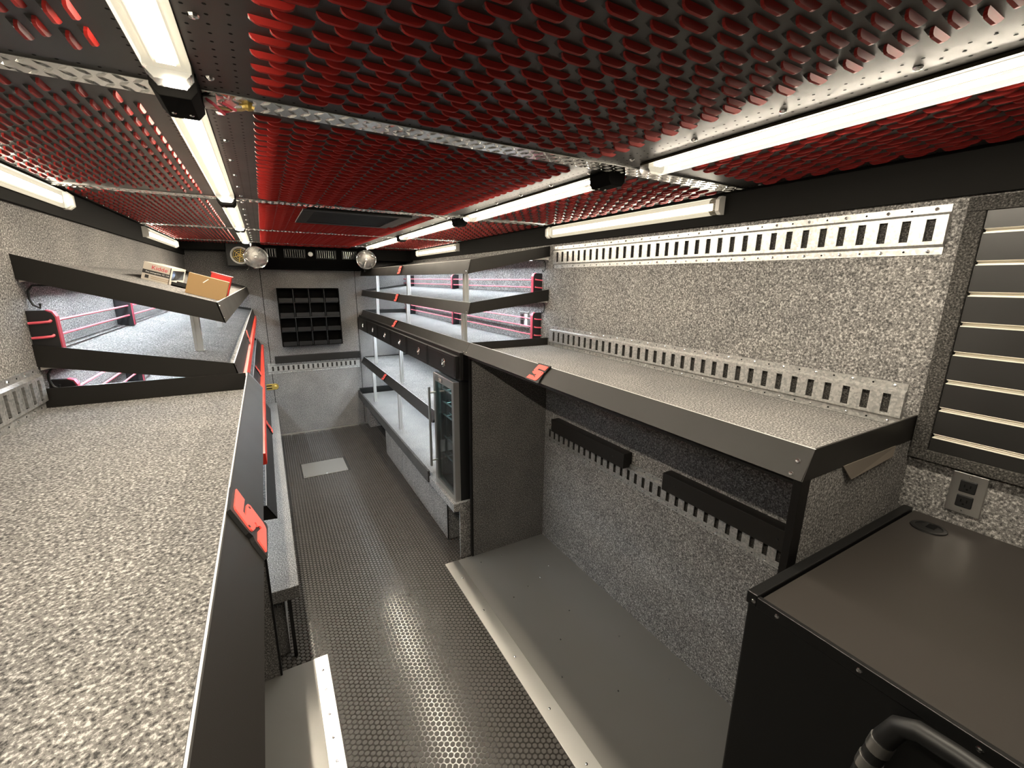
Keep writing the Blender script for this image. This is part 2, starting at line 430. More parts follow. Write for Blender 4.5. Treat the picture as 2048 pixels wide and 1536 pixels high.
# ================================================================ LAMPS
def tube_lamp(x, y0, y1, side, label, group=None, cap=False):
    """side 0: on the ceiling, facing down; 1: on the left band facing +x; -1: on the right band facing -x"""
    def T(a, h):          # a across the fixture, h away from the mount
        if side == 0: return (x+a, ZP-.001-h)
        z = 2.079
        return ((XL+.016+h) if side == 1 else (XR-.016-h), z+a)
    bx = T(0, 0)
    t = thing('strip_lamp', (bx[0], (y0+y1)/2, bx[1]), label, 'lamp', group)
    w = .031
    MB().prism([T(-w, 0), T(w, 0), T(w, .006), T(-w, .006)], 'y', y0, y1).build('housing', 'lamp_tray_darkened', t)
    MB().prism([T(-.012, .0075), T(.012, .0075), T(.012, .0105), T(-.012, .0105)], 'y', y0+.035, y1-.035).build('led_bar', 'led_warm' if side == 0 else 'led_wall', t)
    MB().prism([T(-.018, .006), T(.018, .006), T(.018, .0072), T(-.018, .0072)], 'y', y0+.02, y1-.02).build('reflector', 'lamp_tray_darkened', t)
    pr = [(-w, .006), (-w, .018), (-.019, .032), (.019, .032), (w, .018), (w, .006)]
    ln = MB()
    fine = []
    for i in range(len(pr)-1):
        a, b = pr[i], pr[i+1]; k = 10 if i == 2 else 6
        for q in range(k):
            s_ = q/k; fine.append((a[0]+(b[0]-a[0])*s_, a[1]+(b[1]-a[1])*s_ - (.0006 if q % 2 else 0)))
    fine.append(pr[-1]); pts = [T(*q) for q in fine]; n = len(pts)
    ys_ = (y0, y0+.033, y1-.033, y1); v = [(q[0], y, q[1]) for y in ys_ for q in pts]
    for k in range(3):
        for i in range(n-1): ln.f.append((k*n+i, k*n+i+1, (k+1)*n+i+1, (k+1)*n+i)); ln.m.append(0 if k == 1 else 1)
    ln.v = v; ln.f += [tuple(range(n)), tuple(range(3*n, 4*n))]; ln.m += [1, 1]
    ln.build('lens', ['lens_emissive', 'lens_clear'], t, raw=True)
    if cap:
        for (q0, q1) in ((y0-.012, y0+.004), (y1-.004, y1+.012)):
            c = MB(); c.prism([T(-w-.002, 0), T(-w-.002, .019), T(-.02, .034), T(.02, .034), T(w+.002, .019), T(w+.002, 0)], 'y', q0, q1)
            c.build('end_cap', 'housing_white', t)
    return t
LXL, LXR = -.094, .990
for k, (a, b) in enumerate([(-.25, .967), (1.100, 2.218), (2.318, 3.472), (3.505, 4.74)]):
    tube_lamp(LXL, a, b, 0, ['clear ribbed strip lamp on the ceiling with its end at the wire bundle', 'clear ribbed strip lamp on the ceiling running from the wide black junction box', 'ceiling strip lamp beside the roof vent on the loudspeaker side', 'ceiling strip lamp ending at the fan by the speaker'][k], 'ceiling strip lamps')
for k, (a, b) in enumerate([(-.25, 1.002), (1.195, 2.232), (2.395, 3.49), (3.57, 4.75)]):
    tube_lamp(LXR+(.026 if k == 0 else 0), a, b, 0, ['ceiling strip lamp with clear end beside the narrow black junction box', 'ceiling strip lamp running from the narrow black junction box to the roof hatch', 'ceiling strip lamp beside the roof vent on the drinks cooler side', 'ceiling strip lamp ending at the fan over the long shelves'][k], 'ceiling strip lamps')
tube_lamp(0, 1.235, 2.42, 1, 'strip lamp on the black wall band over the wide carpeted counter', 'wall strip lamps', True)
tube_lamp(0, 3.75, 4.93, 1, 'strip lamp on the black wall band over the shelf with boxes', 'wall strip lamps', True)
tube_lamp(0, 1.145, 2.30, -1, 'strip lamp on the black wall band over the upper slotted track', 'wall strip lamps', True)
tube_lamp(0, 3.75, 4.92, -1, 'strip lamp on the wall band over the tilted shelves above the drawers', 'wall strip lamps', True)
def jbox(x, y0, y1, w, label):
    t = thing('junction_box', (x, (y0+y1)/2, ZP), label, 'junction box')
    MB().prism([(x-w, ZP), (x-w, ZP-.028), (x-w*.66, ZP-.042), (x+w*.66, ZP-.042), (x+w, ZP-.028), (x+w, ZP)], 'y', y0, y1).build('body', 'matte_black', t, bevel=.0015)
    b = MB()
    for s_ in (-1, 1): b.dome((x+s_*w*.4, y0+.75*(y1-y0), ZP-.042), (0, 0, -1), .004, .002, 8)
    b.build('screw', 'chrome', t)
jbox(LXL, .982, 1.098, .033, 'black junction box between two ceiling lamps next to red wires')
jbox(LXR, 1.102, 1.193, .033, 'narrow black junction box hanging at the diamond-plate strip by the slotted tracks')
jbox(LXL, 2.222, 2.316, .033, 'black junction box between two ceiling lamps beside the roof vent on the loudspeaker side')
jbox(LXL, 3.474, 3.503, .033, 'thin black lamp joiner on the ceiling row leading to the speaker')
jbox(LXR, 2.325, 2.393, .033, 'black junction box on the lamp row between roof vent and drinks cooler')
jbox(LXR, 3.50, 3.568, .033, 'black junction box on the ceiling lamp row nearest the fan over the tilted shelves')
# loose wires on the strip
wt = thing('wire_bundle', (-.03, 1.08, ZP), 'loose red and tan wires with a connector on the diamond-plate strip', 'wires')
wp = lambda *p: [(x, y, ZP-.004-h) for x, y, h in p]
MB().tube(wp((-.06, 1.07, .002), (-.045, 1.06, .014), (-.03, 1.085, .022), (-.04, 1.105, .016), (-.02, 1.10, .010), (-.01, 1.07, .016), (-.03, 1.06, .01)), .0028, 6).build('red_wire', 'rope_red', wt)
MB().tube(wp((-.07, 1.09, .002), (-.05, 1.085, .012), (-.02, 1.08, .014), (.0, 1.09, .008), (.02, 1.085, .002)), .0028, 6).build('tan_wire', 'wire_tan', wt)
MB().box(-.0605, -.040, 1.065, 1.10, ZP-.018, ZP-.004).build('connector', 'housing_white', wt, bevel=.002)
MB().dome((.012, 1.085, ZP-.004), (0, 0, -1), .012, .01, 10).build('nut', 'brass', wt)

# roof hatch
rh = thing('roof_hatch', (.47, 2.7, ZP), 'dark recessed roof vent with a wide frame among red louvers', 'roof vent')
hx0, hx1, hy0, hy1 = .205, .735, 2.40, 2.975
fr = MB(); zt = ZP-.012; w_ = .055
for (a, b, c, d) in ((hx0, hx1, hy0, hy0+w_), (hx0, hx1, hy1-w_, hy1), (hx0, hx0+w_, hy0+w_, hy1-w_), (hx1-w_, hx1, hy0+w_, hy1-w_)): fr.box(a, b, c, d, zt, ZP+.001)
fr.build('frame', 'black_laminate', rh, bevel=.002)
MB().box(hx0+w_, hx1-w_, hy0+w_, hy1-w_, ZP-.003, ZP+.001).build('cover', 'hole_black', rh)
for k in range(7):
    y = hy0+w_+.03+k*.066; MB().hexa([(hx0+w_, y, ZP-.003), (hx1-w_, y, ZP-.003), (hx1-w_, y+.006, ZP-.003), (hx0+w_, y+.006, ZP-.003)],
        [(hx0+w_, y+.02, ZP-.011), (hx1-w_, y+.02, ZP-.011), (hx1-w_, y+.024, ZP-.011), (hx0+w_, y+.024, ZP-.011)]).build('slat', 'black_plastic', rh)

# ================================================================ SLOTTED TRACKS
def e_track(name, plane, val, sgn, a0, a1, z0, z1, label, flip=False):
    """plane 'x' or 'y': track lies on that wall, protruding sgn; runs a0..a1"""
    def P(a, h, z): return (val+sgn*h, a, z) if plane == 'x' else (a, val+sgn*h, z)
    t = thing(name, P((a0+a1)/2, 0, z0), label, 'slotted track', 'slotted tie-down tracks')
    H = z1-z0; fl = H*.15; st = .010; D = .013; sl = .0285; pitch = .0520
    b = MB()
    def quad(p): b.add(p, [(0, 1, 2, 3)])
    prof = [(.0, z0), (.003, z0), (.003, z0+fl), (D, z0+fl+st*.7), (D, z0+fl+st), (D, z1-fl-st), (D, z1-fl-st*.7), (.003, z1-fl), (.003, z1), (.0, z1)]
    for i in range(len(prof)-1):
        if i == 4: continue
        (h0, q0), (h1, q1) = prof[i], prof[i+1]
        quad([P(a0, h0, q0), P(a1, h0, q0), P(a1, h1, q1), P(a0, h1, q1)])
    za, zb = z0+fl+st, z1-fl-st; s0, s1 = za+.006, zb-.006
    quad([P(a0, D, za), P(a1, D, za), P(a1, D, s0), P(a0, D, s0)]); quad([P(a0, D, s1), P(a1, D, s1), P(a1, D, zb), P(a0, D, zb)])
    n = int((a1-a0-.02)/pitch); off = (a1-a0-n*pitch)/2
    ed = [a0]
    for i in range(n):
        c = a0+off+(i+.5)*pitch; ed += [c-sl/2, c+sl/2]
    ed.append(a1)
    lipb = b; back = MB()
    for i in range(0, len(ed), 2): quad([P(ed[i], D, s0), P(ed[i+1], D, s0), P(ed[i+1], D, s1), P(ed[i], D, s1)])
    for i in range(1, len(ed)-1, 2):
        for (p, q) in ((ed[i], ed[i]), (ed[i+1], ed[i+1])):
            quad([P(p, D, s0), P(p, .004, s0), P(p, .004, s1), P(p, D, s1)])
        e = ed[i+1] if not flip else ed[i]
        d = -1 if not flip else 1
        lipb.hexa([P(e, D+.0004, s0), P(e+d*.009, D+.0004, s0), P(e+d*.009, D-.004, s0), P(e, D-.004, s0)],
                  [P(e, D+.0004, s1), P(e+d*.009, D+.0004, s1), P(e+d*.009, D-.004, s1), P(e, D-.004, s1)])
    for e in (a0, a1): b.add([P(e, h, z) for h, z in prof], [tuple(range(len(prof)))])
    b.build('rail', 'galvanised', t)
    back.add([P(a0, .0022, z0+fl), P(a1, .0022, z0+fl), P(a1, .0022, z1-fl), P(a0, .0022, z1-fl)], [(0, 1, 2, 3)])
    back.build('backing', 'carpet_border', t)  # darker than the wall carpet; slot shadow is put into its colour
    ax = (sgn, 0, 0) if plane == 'x' else (0, sgn, 0)
    rv = MB().dome((0, 0, 0), ax, .0052, .0032, 8).mesh('rivet', ['chrome'])
    hl = MB().lathe([(.003, 0), (.003, .0004), (0, .0005)], (0, 0, 0), ax, 6).mesh('hole', ['hole_black'])
    k = int((a1-a0)/.052)
    for i in range(k):
        c = a0+.03+i*(a1-a0-.06)/(k-1)
        for z in (z0+fl*.5, z1-fl*.5): inst('rivet' if i % 2 == 0 else 'hole', rv if i % 2 == 0 else hl, P(c, .003, z), t)
    return t
e_track('slotted_track', 'x', XR, -1, .480, 2.272, 1.872, 1.998, 'upper galvanised slotted track under the wall strip lamp')
e_track('slotted_track', 'x', XR, -1, .486, 2.292, 1.390, 1.516, 'galvanised slotted track lying just above the counter carpet over the open bay')
e_track('slotted_track', 'x', XR, -1, .55, 2.290, .745, .868, 'galvanised slotted track behind two black bars in the open bay')
e_track('slotted_track', 'x', XL, 1, -.3, 1.918, 1.372, 1.510, 'galvanised slotted track lying just above the wide carpeted counter near the tilted shelf ends', True)
e_track('slotted_track', 'y', YB-.006, -1, -.046, .942, .738, .856, 'galvanised slotted track on the end wall below the black cubby')
def bar(x0, x1, y0, y1, z0, z1, label, ztrack=None):
    t = thing('padded_bar', ((x0+x1)/2, (y0+y1)/2, z0), label, 'bar')
    if ztrack: m = MB().prism([(x0, z0), (XR-.0128, z0), (XR-.0128, ztrack), (x1, ztrack), (x1, z1), (x0, z1)], 'y', y0, y1)   # rebated over the track's top flange
    else: m = MB().box(x0, x1, y0, y1, z0, z1)
    m.build('bar', 'fascia_black', t, bevel=.0015)
    ax = .006
    b = MB()
    for q in (.12, .88):
        if x1-x0 < y1-y0: b.dome((x0, y0+(y1-y0)*q, (z0+z1)/2), (-1, 0, 0), ax, .002, 8)
        else: b.dome((x0+(x1-x0)*q, y0, (z0+z1)/2), (0, -1, 0), ax, .002, 8)
    b.build('screw', 'black_plastic', t)
bar(XR-.058, XR-.0005, 1.515, 2.172, .852, .932, 'black bar over the bay track beside the dark carpeted side panel', .8675)
bar(XR-.058, XR-.0005, .66, 1.262, .852, .936, 'black bar over the bay track beside the black tool cabinet', .8675)
bar(.03, .945, YB-.05, YB-.006, .858, .938, 'black bar on the end wall above its slotted track')

# ================================================================ EMBLEM
EMB = [(.1207, .0745), (.1286, .0772), (.1955, .0778), (.1812, .0575), (.1344, .0590), (.1278, .0520), (.1673, .0516), (.1760, .0495), (.1785, .0440), (.1578, .0124), (.1500, .0062), (.1421, .0038), (.0709, .0034), (.0857, .0219),
       (.1130, .0222), (.1337, .0150), (.1345, .0195), (.1270, .0240), (.1345, .0290), (.1300, .0325), (.1220, .0285), (.1105, .0304), (.0990, .0345), (.0985, .0390), (.1014, .0455)]
EMB = [(u-.1332, v-.0393) for u, v in EMB]
def offset(poly, d):
    out = []; n = len(poly)
    area = sum(poly[i][0]*poly[(i+1) % n][1]-poly[(i+1) % n][0]*poly[i][1] for i in range(n)); s_ = 1 if area > 0 else -1
    for i in range(n):
        p0, p1, p2 = Vector(poly[i-1]), Vector(poly[i]), Vector(poly[(i+1) % n])
        a = (p1-p0).normalized(); b = (p2-p1).normalized()
        n1 = Vector((a.y, -a.x))*s_; n2 = Vector((b.y, -b.x))*s_; q = (n1+n2)
        q = q.normalized()*min(1.6, 1/max(.35, q.normalized().dot(n1))) if q.length > 1e-4 else n1
        out.append((p1.x+q.x*d, p1.y+q.y*d))
    return out
OUTL = [(.112, .083), (.204, .0845), (.186, .0505), (.1805, .0495), (.172, .0115), (.173, .0), (.163, -.0035), (.0615, -.0015), (.080, .0265), (.0895, .031), (.0905, .040)]
OUTL = [(u-.1332, v-.0393) for u, v in OUTL]
def emblem(y, top, bot, udir, scale, parent):
    """mounted on a fascia whose top edge is top=(x,z) and bottom edge bot=(x,z); udir: +1 if reading right is +y"""
    T_, B_ = Vector((top[0], 0, top[1])), Vector((bot[0], 0, bot[1])); v = (T_-B_).normalized(); u = Vector((0, udir, 0)); nrm = u.cross(v).normalized()
    c = (T_+B_)/2 + Vector((0, y, 0))
    def pl(poly, h): return [tuple(c + u*(p[0]*scale) + v*(p[1]*scale) + nrm*h) for p in poly]
    b = MB()
    for (poly, h0, h1, m) in ((OUTL, .0005, .007, 0), (EMB, .0068, .0095, 1)):
        n = len(poly); lo = pl(poly, h0); hi = pl(poly, h1)
        b.add(lo+hi, [(i, (i+1) % n, n+(i+1) % n, n+i) for i in range(n)] + [tuple(range(n, 2*n)), tuple(range(n))[::-1]], m)
    for p in ((-.030, .004), (.034, .006)):
        q = c + u*(p[0]*scale)+v*(p[1]*scale)+nrm*.0095
        b.lathe([(.0028*scale, 0), (.0028*scale, .0006), (0, .0008)], q, nrm, 8, 0)
    o = b.build('emblem', ['black_plastic', 'emblem_red'], parent)
    o['label'] = 'red slanted emblem on a black backing'
    return o

# ================================================================ COUNTERS AND SHELVES
def fascia(name, parent, top, bot, y0, y1, th=.005, mat='fascia_black', edge=True):
    dx = th if top[0] > .4 else -th
    b = MB().prism([top, bot, (bot[0]+dx, bot[1]), (top[0]+dx, top[1])], 'y', y0, y1)
    o = b.build(name, mat, parent, bevel=.0008, seg=1)
    return o
def screws_on(parent, pts, nrm, r=.0045):
    me = MB().dome((0, 0, 0), nrm, r, r*.5, 8).mesh('screw', ['chrome'])
    for p in pts: inst('screw', me, p, parent)

# ---- near right counter
cr_ = thing('counter', (1.3, 1.39, 0), 'carpeted counter with emblem over the open bay beside the tool cabinet', 'counter')
ZT, ZB = 1.4349, 1.3648
MB().box(1.03, XR-.0005, .452, 2.322, 1.362, 1.389).build('carpet_top', 'carpet_grey', cr_, bevel=.003)
fr_ = fascia('fascia', cr_, (1.029, ZT), (.9931, ZB), .449, 2.3255)
MB().box(1.030, 1.0335, .449, 2.322, 1.389, ZT+.0004).build('edge_trim', 'white_edge', cr_)
el = MB().hexa([(1.029, .449, ZT), (XR-.001, .449, ZT), (XR-.001, .4535, ZT), (1.029, .4535, ZT)], [(.9945, .4475, ZB), (XR-.001, .4475, ZB), (XR-.001, .452, ZB), (.9945, .452, ZB)]).build('end_lip', 'fascia_black', cr_)
MB().box(1.036, XR-.001, 2.322, 2.327, 1.388, ZT+.001).build('end_lip', 'fascia_black', cr_)
screws_on(cr_, [(.9985, .475, 1.374), (1.0125, .472, 1.403)], (-.89, 0, .455), .0055)
screws_on(cr_, [(1.018, 2.315, 1.414), (1.0, 2.315, 1.38)], (-.89, 0, .455), .003)
MB().box(1.034, XR-.0005, .4495, .466, 0.002, 1.362).build('end_panel', 'carpet_grey', cr_)
MB().box(.996, 1.0345, .449, .4665, 0.002, 1.366).build('end_post', 'black_laminate', cr_, bevel=.001)
MB().box(1.036, XR-.0005, 2.324, 2.348, 0.002, 1.362).build('side_panel', 'carpet_grey', cr_, bevel=.001)
MB().box(1.026, 1.036, 2.322, 2.350, 0.002, 1.386).build('panel_edge', 'black_laminate', cr_)
MB().box(1.036, XR-.001, .455, 2.32, 1.352, 1.362).build('underside', 'carpet_grey', cr_)
MB().box(1.012, 1.03, .455, 2.32, 1.345, 1.40).build('front_rail', 'black_laminate', cr_)
MB().hexa([(1.172, .4492, 1.366), (1.46, .4492, 1.366), (1.46, .446, 1.366), (1.172, .446, 1.366)], [(1.205, .440, 1.326), (1.425, .440, 1.343), (1.425, .437, 1.344), (1.205, .437, 1.327)]).build('bent_strip', 'brown_strip', cr_, bevel=.001)
emblem(1.551, (1.029, ZT), (.9931, ZB), -1, 1.0, cr_)

# ---- near left counter
cl_ = thing('counter', (-.37, .6, 0), 'wide carpeted counter with emblem, ending at the shelves with red rails', 'counter')
MB().box(XL+.0005, -.088, YF+.01, 1.93, 1.350, 1.372).build('carpet_top', 'carpet_grey', cl_, bevel=.003)
fascia('fascia', cl_, (-.0868, ZT), (-.0434, ZB), YF+.01, 1.9335)
MB().box(-.0905, -.0880, YF+.01, 1.93, 1.372, ZT+.0004).build('edge_trim', 'white_edge', cl_)
MB().box(XL+.001, -.0945, 1.930, 1.935, 1.370, ZT+.001).build('end_lip', 'fascia_black', cl_)
MB().box(XL+.001, -.118, 1.936, 1.958, 0.002, 1.35).build('end_panel', 'carpet_grey', cl_)
MB().box(-.118, -.110, 1.934, 1.960, 0.002, 1.35).build('panel_edge', 'black_laminate', cl_)
MB().box(XL+.001, -.10, YF+.02, 1.93, 1.340, 1.350).build('underside', 'carpet_grey', cl_)
emblem(.7695, (-.0868, ZT), (-.0434, ZB), 1, .98, cl_)
MB().hexa([(-.0885, 1.9355, ZT), (-.0868, 1.9355, ZT), (-.0845, 1.945, ZT), (-.0862, 1.945, ZT)], [(-.0451, 1.9355, ZB), (-.0434, 1.9355, ZB), (-.0411, 1.945, ZB), (-.0428, 1.945, ZB)]).build('joint_strip', 'black_laminate', cl_)

def shelf(parent, side, top_f, bot_f, z_rear, y0, y1, emb=None, lip_h=.068, near=True, farl=True, drop=.022, trim=True, embs=.86):
    """side 1: against the right wall, -1: against the left wall. top_f/bot_f: top and bottom edge of the front fascia (x,z); z_rear: lip top at the wall"""
    xw = XR-.0005 if side == 1 else XL+.0005
    xf, zf = top_f
    sl_ = (z_rear-zf)/(xw-xf)
    Z = lambda x, d=0: zf + sl_*(x-xf) - d
    sh = MB().prism([(xf, Z(xf, drop)), (xw, Z(xw, drop)), (xw, Z(xw, drop+.022)), (xf, Z(xf, drop+.022))], 'y', y0, y1).build('shelf', 'carpet_grey', parent)
    MB().prism([(xf, Z(xf, drop+.022)), (xw, Z(xw, drop+.022)), (xw, Z(xw, drop+.028)), (xf, Z(xf, drop+.028))], 'y', y0+.004, y1-.004).build('underside', 'housing_white', sh)
    fascia('fascia', sh, top_f, bot_f, y0-.004, y1)
    s_ = side
    if trim: MB().prism([(xf, zf+.0006), (xf+s_*.003, Z(xf+s_*.003)+.0004), (xf+s_*.003, Z(xf, drop)), (xf, Z(xf, drop))], 'y', y0, y1).build('edge_trim', 'white_edge', sh)
    for on, yy in ((near, y0-.004), (farl, y1-.004)):
        if on:
            MB().prism([(xf, zf), (xw, Z(xw)), (xw, Z(xw)-lip_h), (bot_f[0], bot_f[1])], 'y', yy, yy+.004).build('end_lip', 'fascia_black', sh)
    n = Vector((-s_, 0, .35)).normalized()
    for q in (.2, .8):
        x = bot_f[0]+(top_f[0]-bot_f[0])*q; z = bot_f[1]+(top_f[1]-bot_f[1])*q
        screws_on(sh, [(x-s_*.0005, y0+.022, z)], n, .0032)
    if emb is not None: emblem(emb, top_f, bot_f, -side, embs, sh)
    return sh, Z
def led_strip(side, x, Z, d, y0, y1, label, hook=True):
    z = Z(x, d)
    t = thing('shelf_lamp', (x, (y0+y1)/2, z), label, 'lamp', 'slim lamps under the shelves')
    MB().box(x-.011, x+.011, y0, y1, z-.008, z+.001).build('housing', 'housing_white', t)
    MB().box(x-.008, x+.008, y0+.01, y1-.01, z-.0105, z-.0081).build('led_bar', 'led_cool', t)
    xa, xb = (x+.012, x+.0135) if side == 1 else (x-.0135, x-.012)
    MB().box(xa, xb, y0, y1, z-.017, z+.001).build('added_shade', 'housing_white', t)  # added plate that keeps the lamp's light off the wall
    MB().box(x-.012, x+.012, y0-.012, y0, z-.012, z+.001).build('end_cap', 'white_plastic', t)
    if hook:
        s_ = side; w = XR if side == 1 else XL
        MB().tube([(x, y0-.006, z-.006), (x+s_*.03, y0-.012, z-.012), (w-s_*.022, y0-.012, z-.014), (w-s_*.010, y0-.012, z-.03), (w-s_*.008, y0-.01, z-.055), (w-s_*.014, y0-.01, z-.075), (w-s_*.028, y0-.01, z-.085), (w-s_*.03, y0-.01, z-.07)], .0035, 6).build('cable', 'black_plastic', t, smooth=True)
    return t
def bracket(parent, side, Z, d, y):
    w = XR if side == 1 else XL; s_ = side
    xa = w-s_*.19; xb = w-s_*.004
    MB().prism([(xa, Z(xa, d)), (xb, Z(xb, d)), (xb, Z(xb, d)-.034), (xb-s_*.02, Z(xb, d)-.030), (xa, Z(xa, d)-.008)], 'y', y, y+.004).build('bracket', 'housing_white', parent)
def post(parent, x, y, z0, z1, w=.030):
    h = w/2; g = .004; c = .0055
    # slotted aluminium extrusion
    pr = []
    for k in range(4):
        a = k*math.pi/2; ca, sa = round(math.cos(a)), round(math.sin(a))
        for (p, q) in ((h, -h), (h, -g), (h-c, -g), (h-c, g), (h, g)): pr.append((x+p*ca-q*sa, y+p*sa+q*ca))
    MB().prism(pr, 'z', z0, z1).build('post', 'aluminium', parent)
    MB().box(x-h-.003, x+h+.003, y-h-.003, y+h+.003, z0, z0+.004).build('post_foot', 'aluminium', parent)

# ---- right shelving unit
ru = thing('shelving_unit', (1.3, 3.9, 0), 'long shelving unit with black drawers, tilted shelves and the drinks cooler', 'shelving')
s1, Z1 = shelf(ru, 1, (1.040, 1.9076), (1.020, 1.829), 2.005, 2.330, 5.495, 3.76, .062)
s2, Z2 = shelf(ru, 1, (1.035, 1.6675), (1.018, 1.600), 1.7414, 2.330, 5.495, 3.90, .070)
s3, Z3 = shelf(ru, 1, (1.029, ZT), (.9931, ZB), ZT, 2.331, 5.495, 3.95, .046, near=False, drop=.045)
s4, Z4 = shelf(ru, 1, (1.000, .862), (.962, .790), .862, 2.86, 5.495, 4.36, .05, drop=.012)
bracket(s1, 1, Z1, .05, 2.334); bracket(s2, 1, Z2, .05, 2.334)
led_strip(1, 1.465, Z1, .051, 2.372, 5.4, 'slim cool lamp under the top shelf above the black drawers')
led_strip(1, 1.465, Z2, .051, 2.372, 5.4, 'slim cool lamp under the tilted shelf just above the outlet')
led_strip(1, 1.20, lambda x, d=0: 1.2045, 0, 2.9, 5.4, 'slim cool lamp under the black drawers', False)
led_strip(1, 1.20, Z4, .041, 2.9, 5.4, 'slim cool lamp under the low shelf beside the cooler', False)
for y in (2.62, 3.90, 5.12):
    post(ru, 1.135, y, Z2(1.135, .022), Z1(1.135, .05)); post(ru, 1.12, y, Z3(1.12, .045), Z2(1.12, .05))
for y in (3.93, 5.02):
    post(ru, 1.045, y, Z4(1.045, .012), 1.205); post(ru, 1.01, y, .399, Z4(1.01, .039))
# drawers
MB().box(.972, XR-.001, 2.352, 5.495, 1.205, 1.374).build('drawer_case', 'black_laminate', ru)
for k in range(6):
    y0 = 2.372+k*.515; y1 = y0+.509
    dr = MB().box(.952, .973, y0, min(y1, 5.49), 1.212, 1.352).build('drawer', 'black_laminate', ru, bevel=.003)
    fl = MB()
    for (a, b, c, d) in ((y0+.015, y0+.022, 1.226, 1.338), (min(y1, 5.49)-.022, min(y1, 5.49)-.015, 1.226, 1.338), (y0+.015, min(y1, 5.49)-.015, 1.226, 1.231), (y0+.015, min(y1, 5.49)-.015, 1.333, 1.338)):
        fl.box(.9505, .9525, a, b, c, d)
    fl.build('drawer_molding', 'black_laminate', dr)
    yc, zc = y0+.188, 1.285
    if k < 6:
        hd = MB().lathe([(.0, 0), (.026, .0005), (.027, .004), (.021, .006), (.019, .002), (0, .002)], (.952, yc, zc), (-1, 0, 0), 20)
        hd.tube([(.944+.008*0, yc+.019*math.cos(t), zc-.004+.022*math.sin(t)) for t in [i*math.pi/8 for i in range(17)]], .003, 6)
        hd.box(.940, .953, yc-.006, yc+.006, zc+.010, zc+.024)
        hd.build('latch_handle', 'chrome', dr, smooth=True)
MB().box(.985, .992, 2.344, 2.356, 1.21, 1.37).build('corner_post', 'black_laminate', ru)
# bench
MB().box(.912, XR-.001, 2.349, 5.495, .343, .400).build('bench_top', 'carpet_grey', ru, bevel=.004)
MB().box(.900, .918, 2.82, 5.495, .352, .442).build('bench_edge', 'carpet_border', ru, bevel=.003)
MB().box(.92, XR-.001, 5.455, 5.495, .40, .47).build('bench_lip', 'black_laminate', ru)
MB().box(.955, XR-.001, 2.349, 2.365, .002, .343).build('bench_support', 'carpet_grey', ru)
MB().box(.953, .962, 2.5795, 2.5865, .01, .335).build('bench_panel_edge', 'black_laminate', ru)
MB().box(.955, 1.45, 2.58, 3.728, .004, .330).build('bench_front', 'carpet_grey', ru, bevel=.002)
MB().box(.955, 1.45, 3.735, 4.36, .004, .330).build('bench_front', 'carpet_grey', ru, bevel=.002)
MB().box(.985, XR-.001, 5.3, 5.49, .002, .343).build('bench_support', 'carpet_grey', ru)
MB().box(1.2, XR-.001, 4.36, 5.3, .002, .343).build('wheel_box', 'carpet_grey', ru)

# ---- left shelving unit
lu = thing('shelving_unit', (-.4, 3.7, 0), 'long shelving unit with red rails and tilted shelves holding three packages', 'shelving')
t1, Y1 = shelf(lu, -1, (-.152, 1.7046), (-.1345, 1.629), 1.858, 1.938, 5.495, None, .075)
t2, Y2 = shelf(lu, -1, (-.1265, 1.4755), (-.1105, 1.403), 1.580, 1.938, 5.495, 3.12, .072, embs=.9)
t3, Y3 = shelf(lu, -1, (-.120, 1.149), (-.086, 1.082), 1.270, 1.962, 5.495, 3.70, .07, near=False, embs=.9)
t4, Y4 = shelf(lu, -1, (-.0845, .851), (-.050, .782), .90, 1.962, 3.80, 3.2, .07, embs=.9)
bracket(t1, -1, Y1, .05, 1.942); bracket(t2, -1, Y2, .05, 1.942)
led_strip(-1, -.56, Y1, .051, 1.982, 5.4, 'slim cool lamp under the top shelf holding the packages')
led_strip(-1, -.56, Y2, .051, 1.982, 5.4, 'slim cool lamp under the tilted shelf with the upper red rail')
led_strip(-1, -.50, Y3, .051, 2.0, 5.4, 'slim cool lamp under the shelf with the lower red rail', False)
led_strip(-1, -.45, Y4, .051, 2.0, 3.7, 'slim cool lamp under the low shelf below the red rails', False)
for y in (2.30, 3.38, 4.6): post(lu, -.27, y, Y2(-.27, .022), Y1(-.27, .05))
def red_rail(y0, y1, x, z0, z1, top, label):
    t = thing('red_rail', (x, (y0+y1)/2, z0), label, 'rail', 'red rails under the shelf fronts')
    n = 4
    for k in range(n):
        a = y0+(y1-y0)*k/n; b = y0+(y1-y0)*(k+1)/n
        MB().prism([(x-.020, z1), (x+.002, z1), (x+.004, z0+.006), (x+.002, z0), (x-.020, z0)], 'y', a+.002, b-.002).build('rail_section', 'rail_red', t, bevel=.0015)
    MB().prism([(x-.019, z0+.004), (x-.019, z1-.005), (x-.033, z1-.005), (x-.033, top), (x-.041, top), (x-.041, z0+.004)], 'y', y0+.01, y1-.01).build('mount', 'black_laminate', t)   # hangs the rail from the shelf
red_rail(1.98, 5.46, -.100, 1.350, 1.400, Y2(-.137, .049), 'glossy red rail under the fascia of the tilted shelf with aluminium posts')
red_rail(1.965, 5.46, -.066, 1.085-.052, 1.083, Y3(-.103, .049), 'glossy red rail under the lower fascia beside the wide counter corner')
MB().box(XL+.001, -.001, 2.00, 5.495, .335, .400).build('bench_top', 'carpet_grey', lu, bevel=.004)
MB().box(-.056, -.04, 2.02, 2.036, .002, .335).build('bench_leg', 'black_laminate', lu)
MB().box(XL+.001, -.07, 2.06, 5.49, .002, .335).build('bench_box', 'carpet_grey', lu)

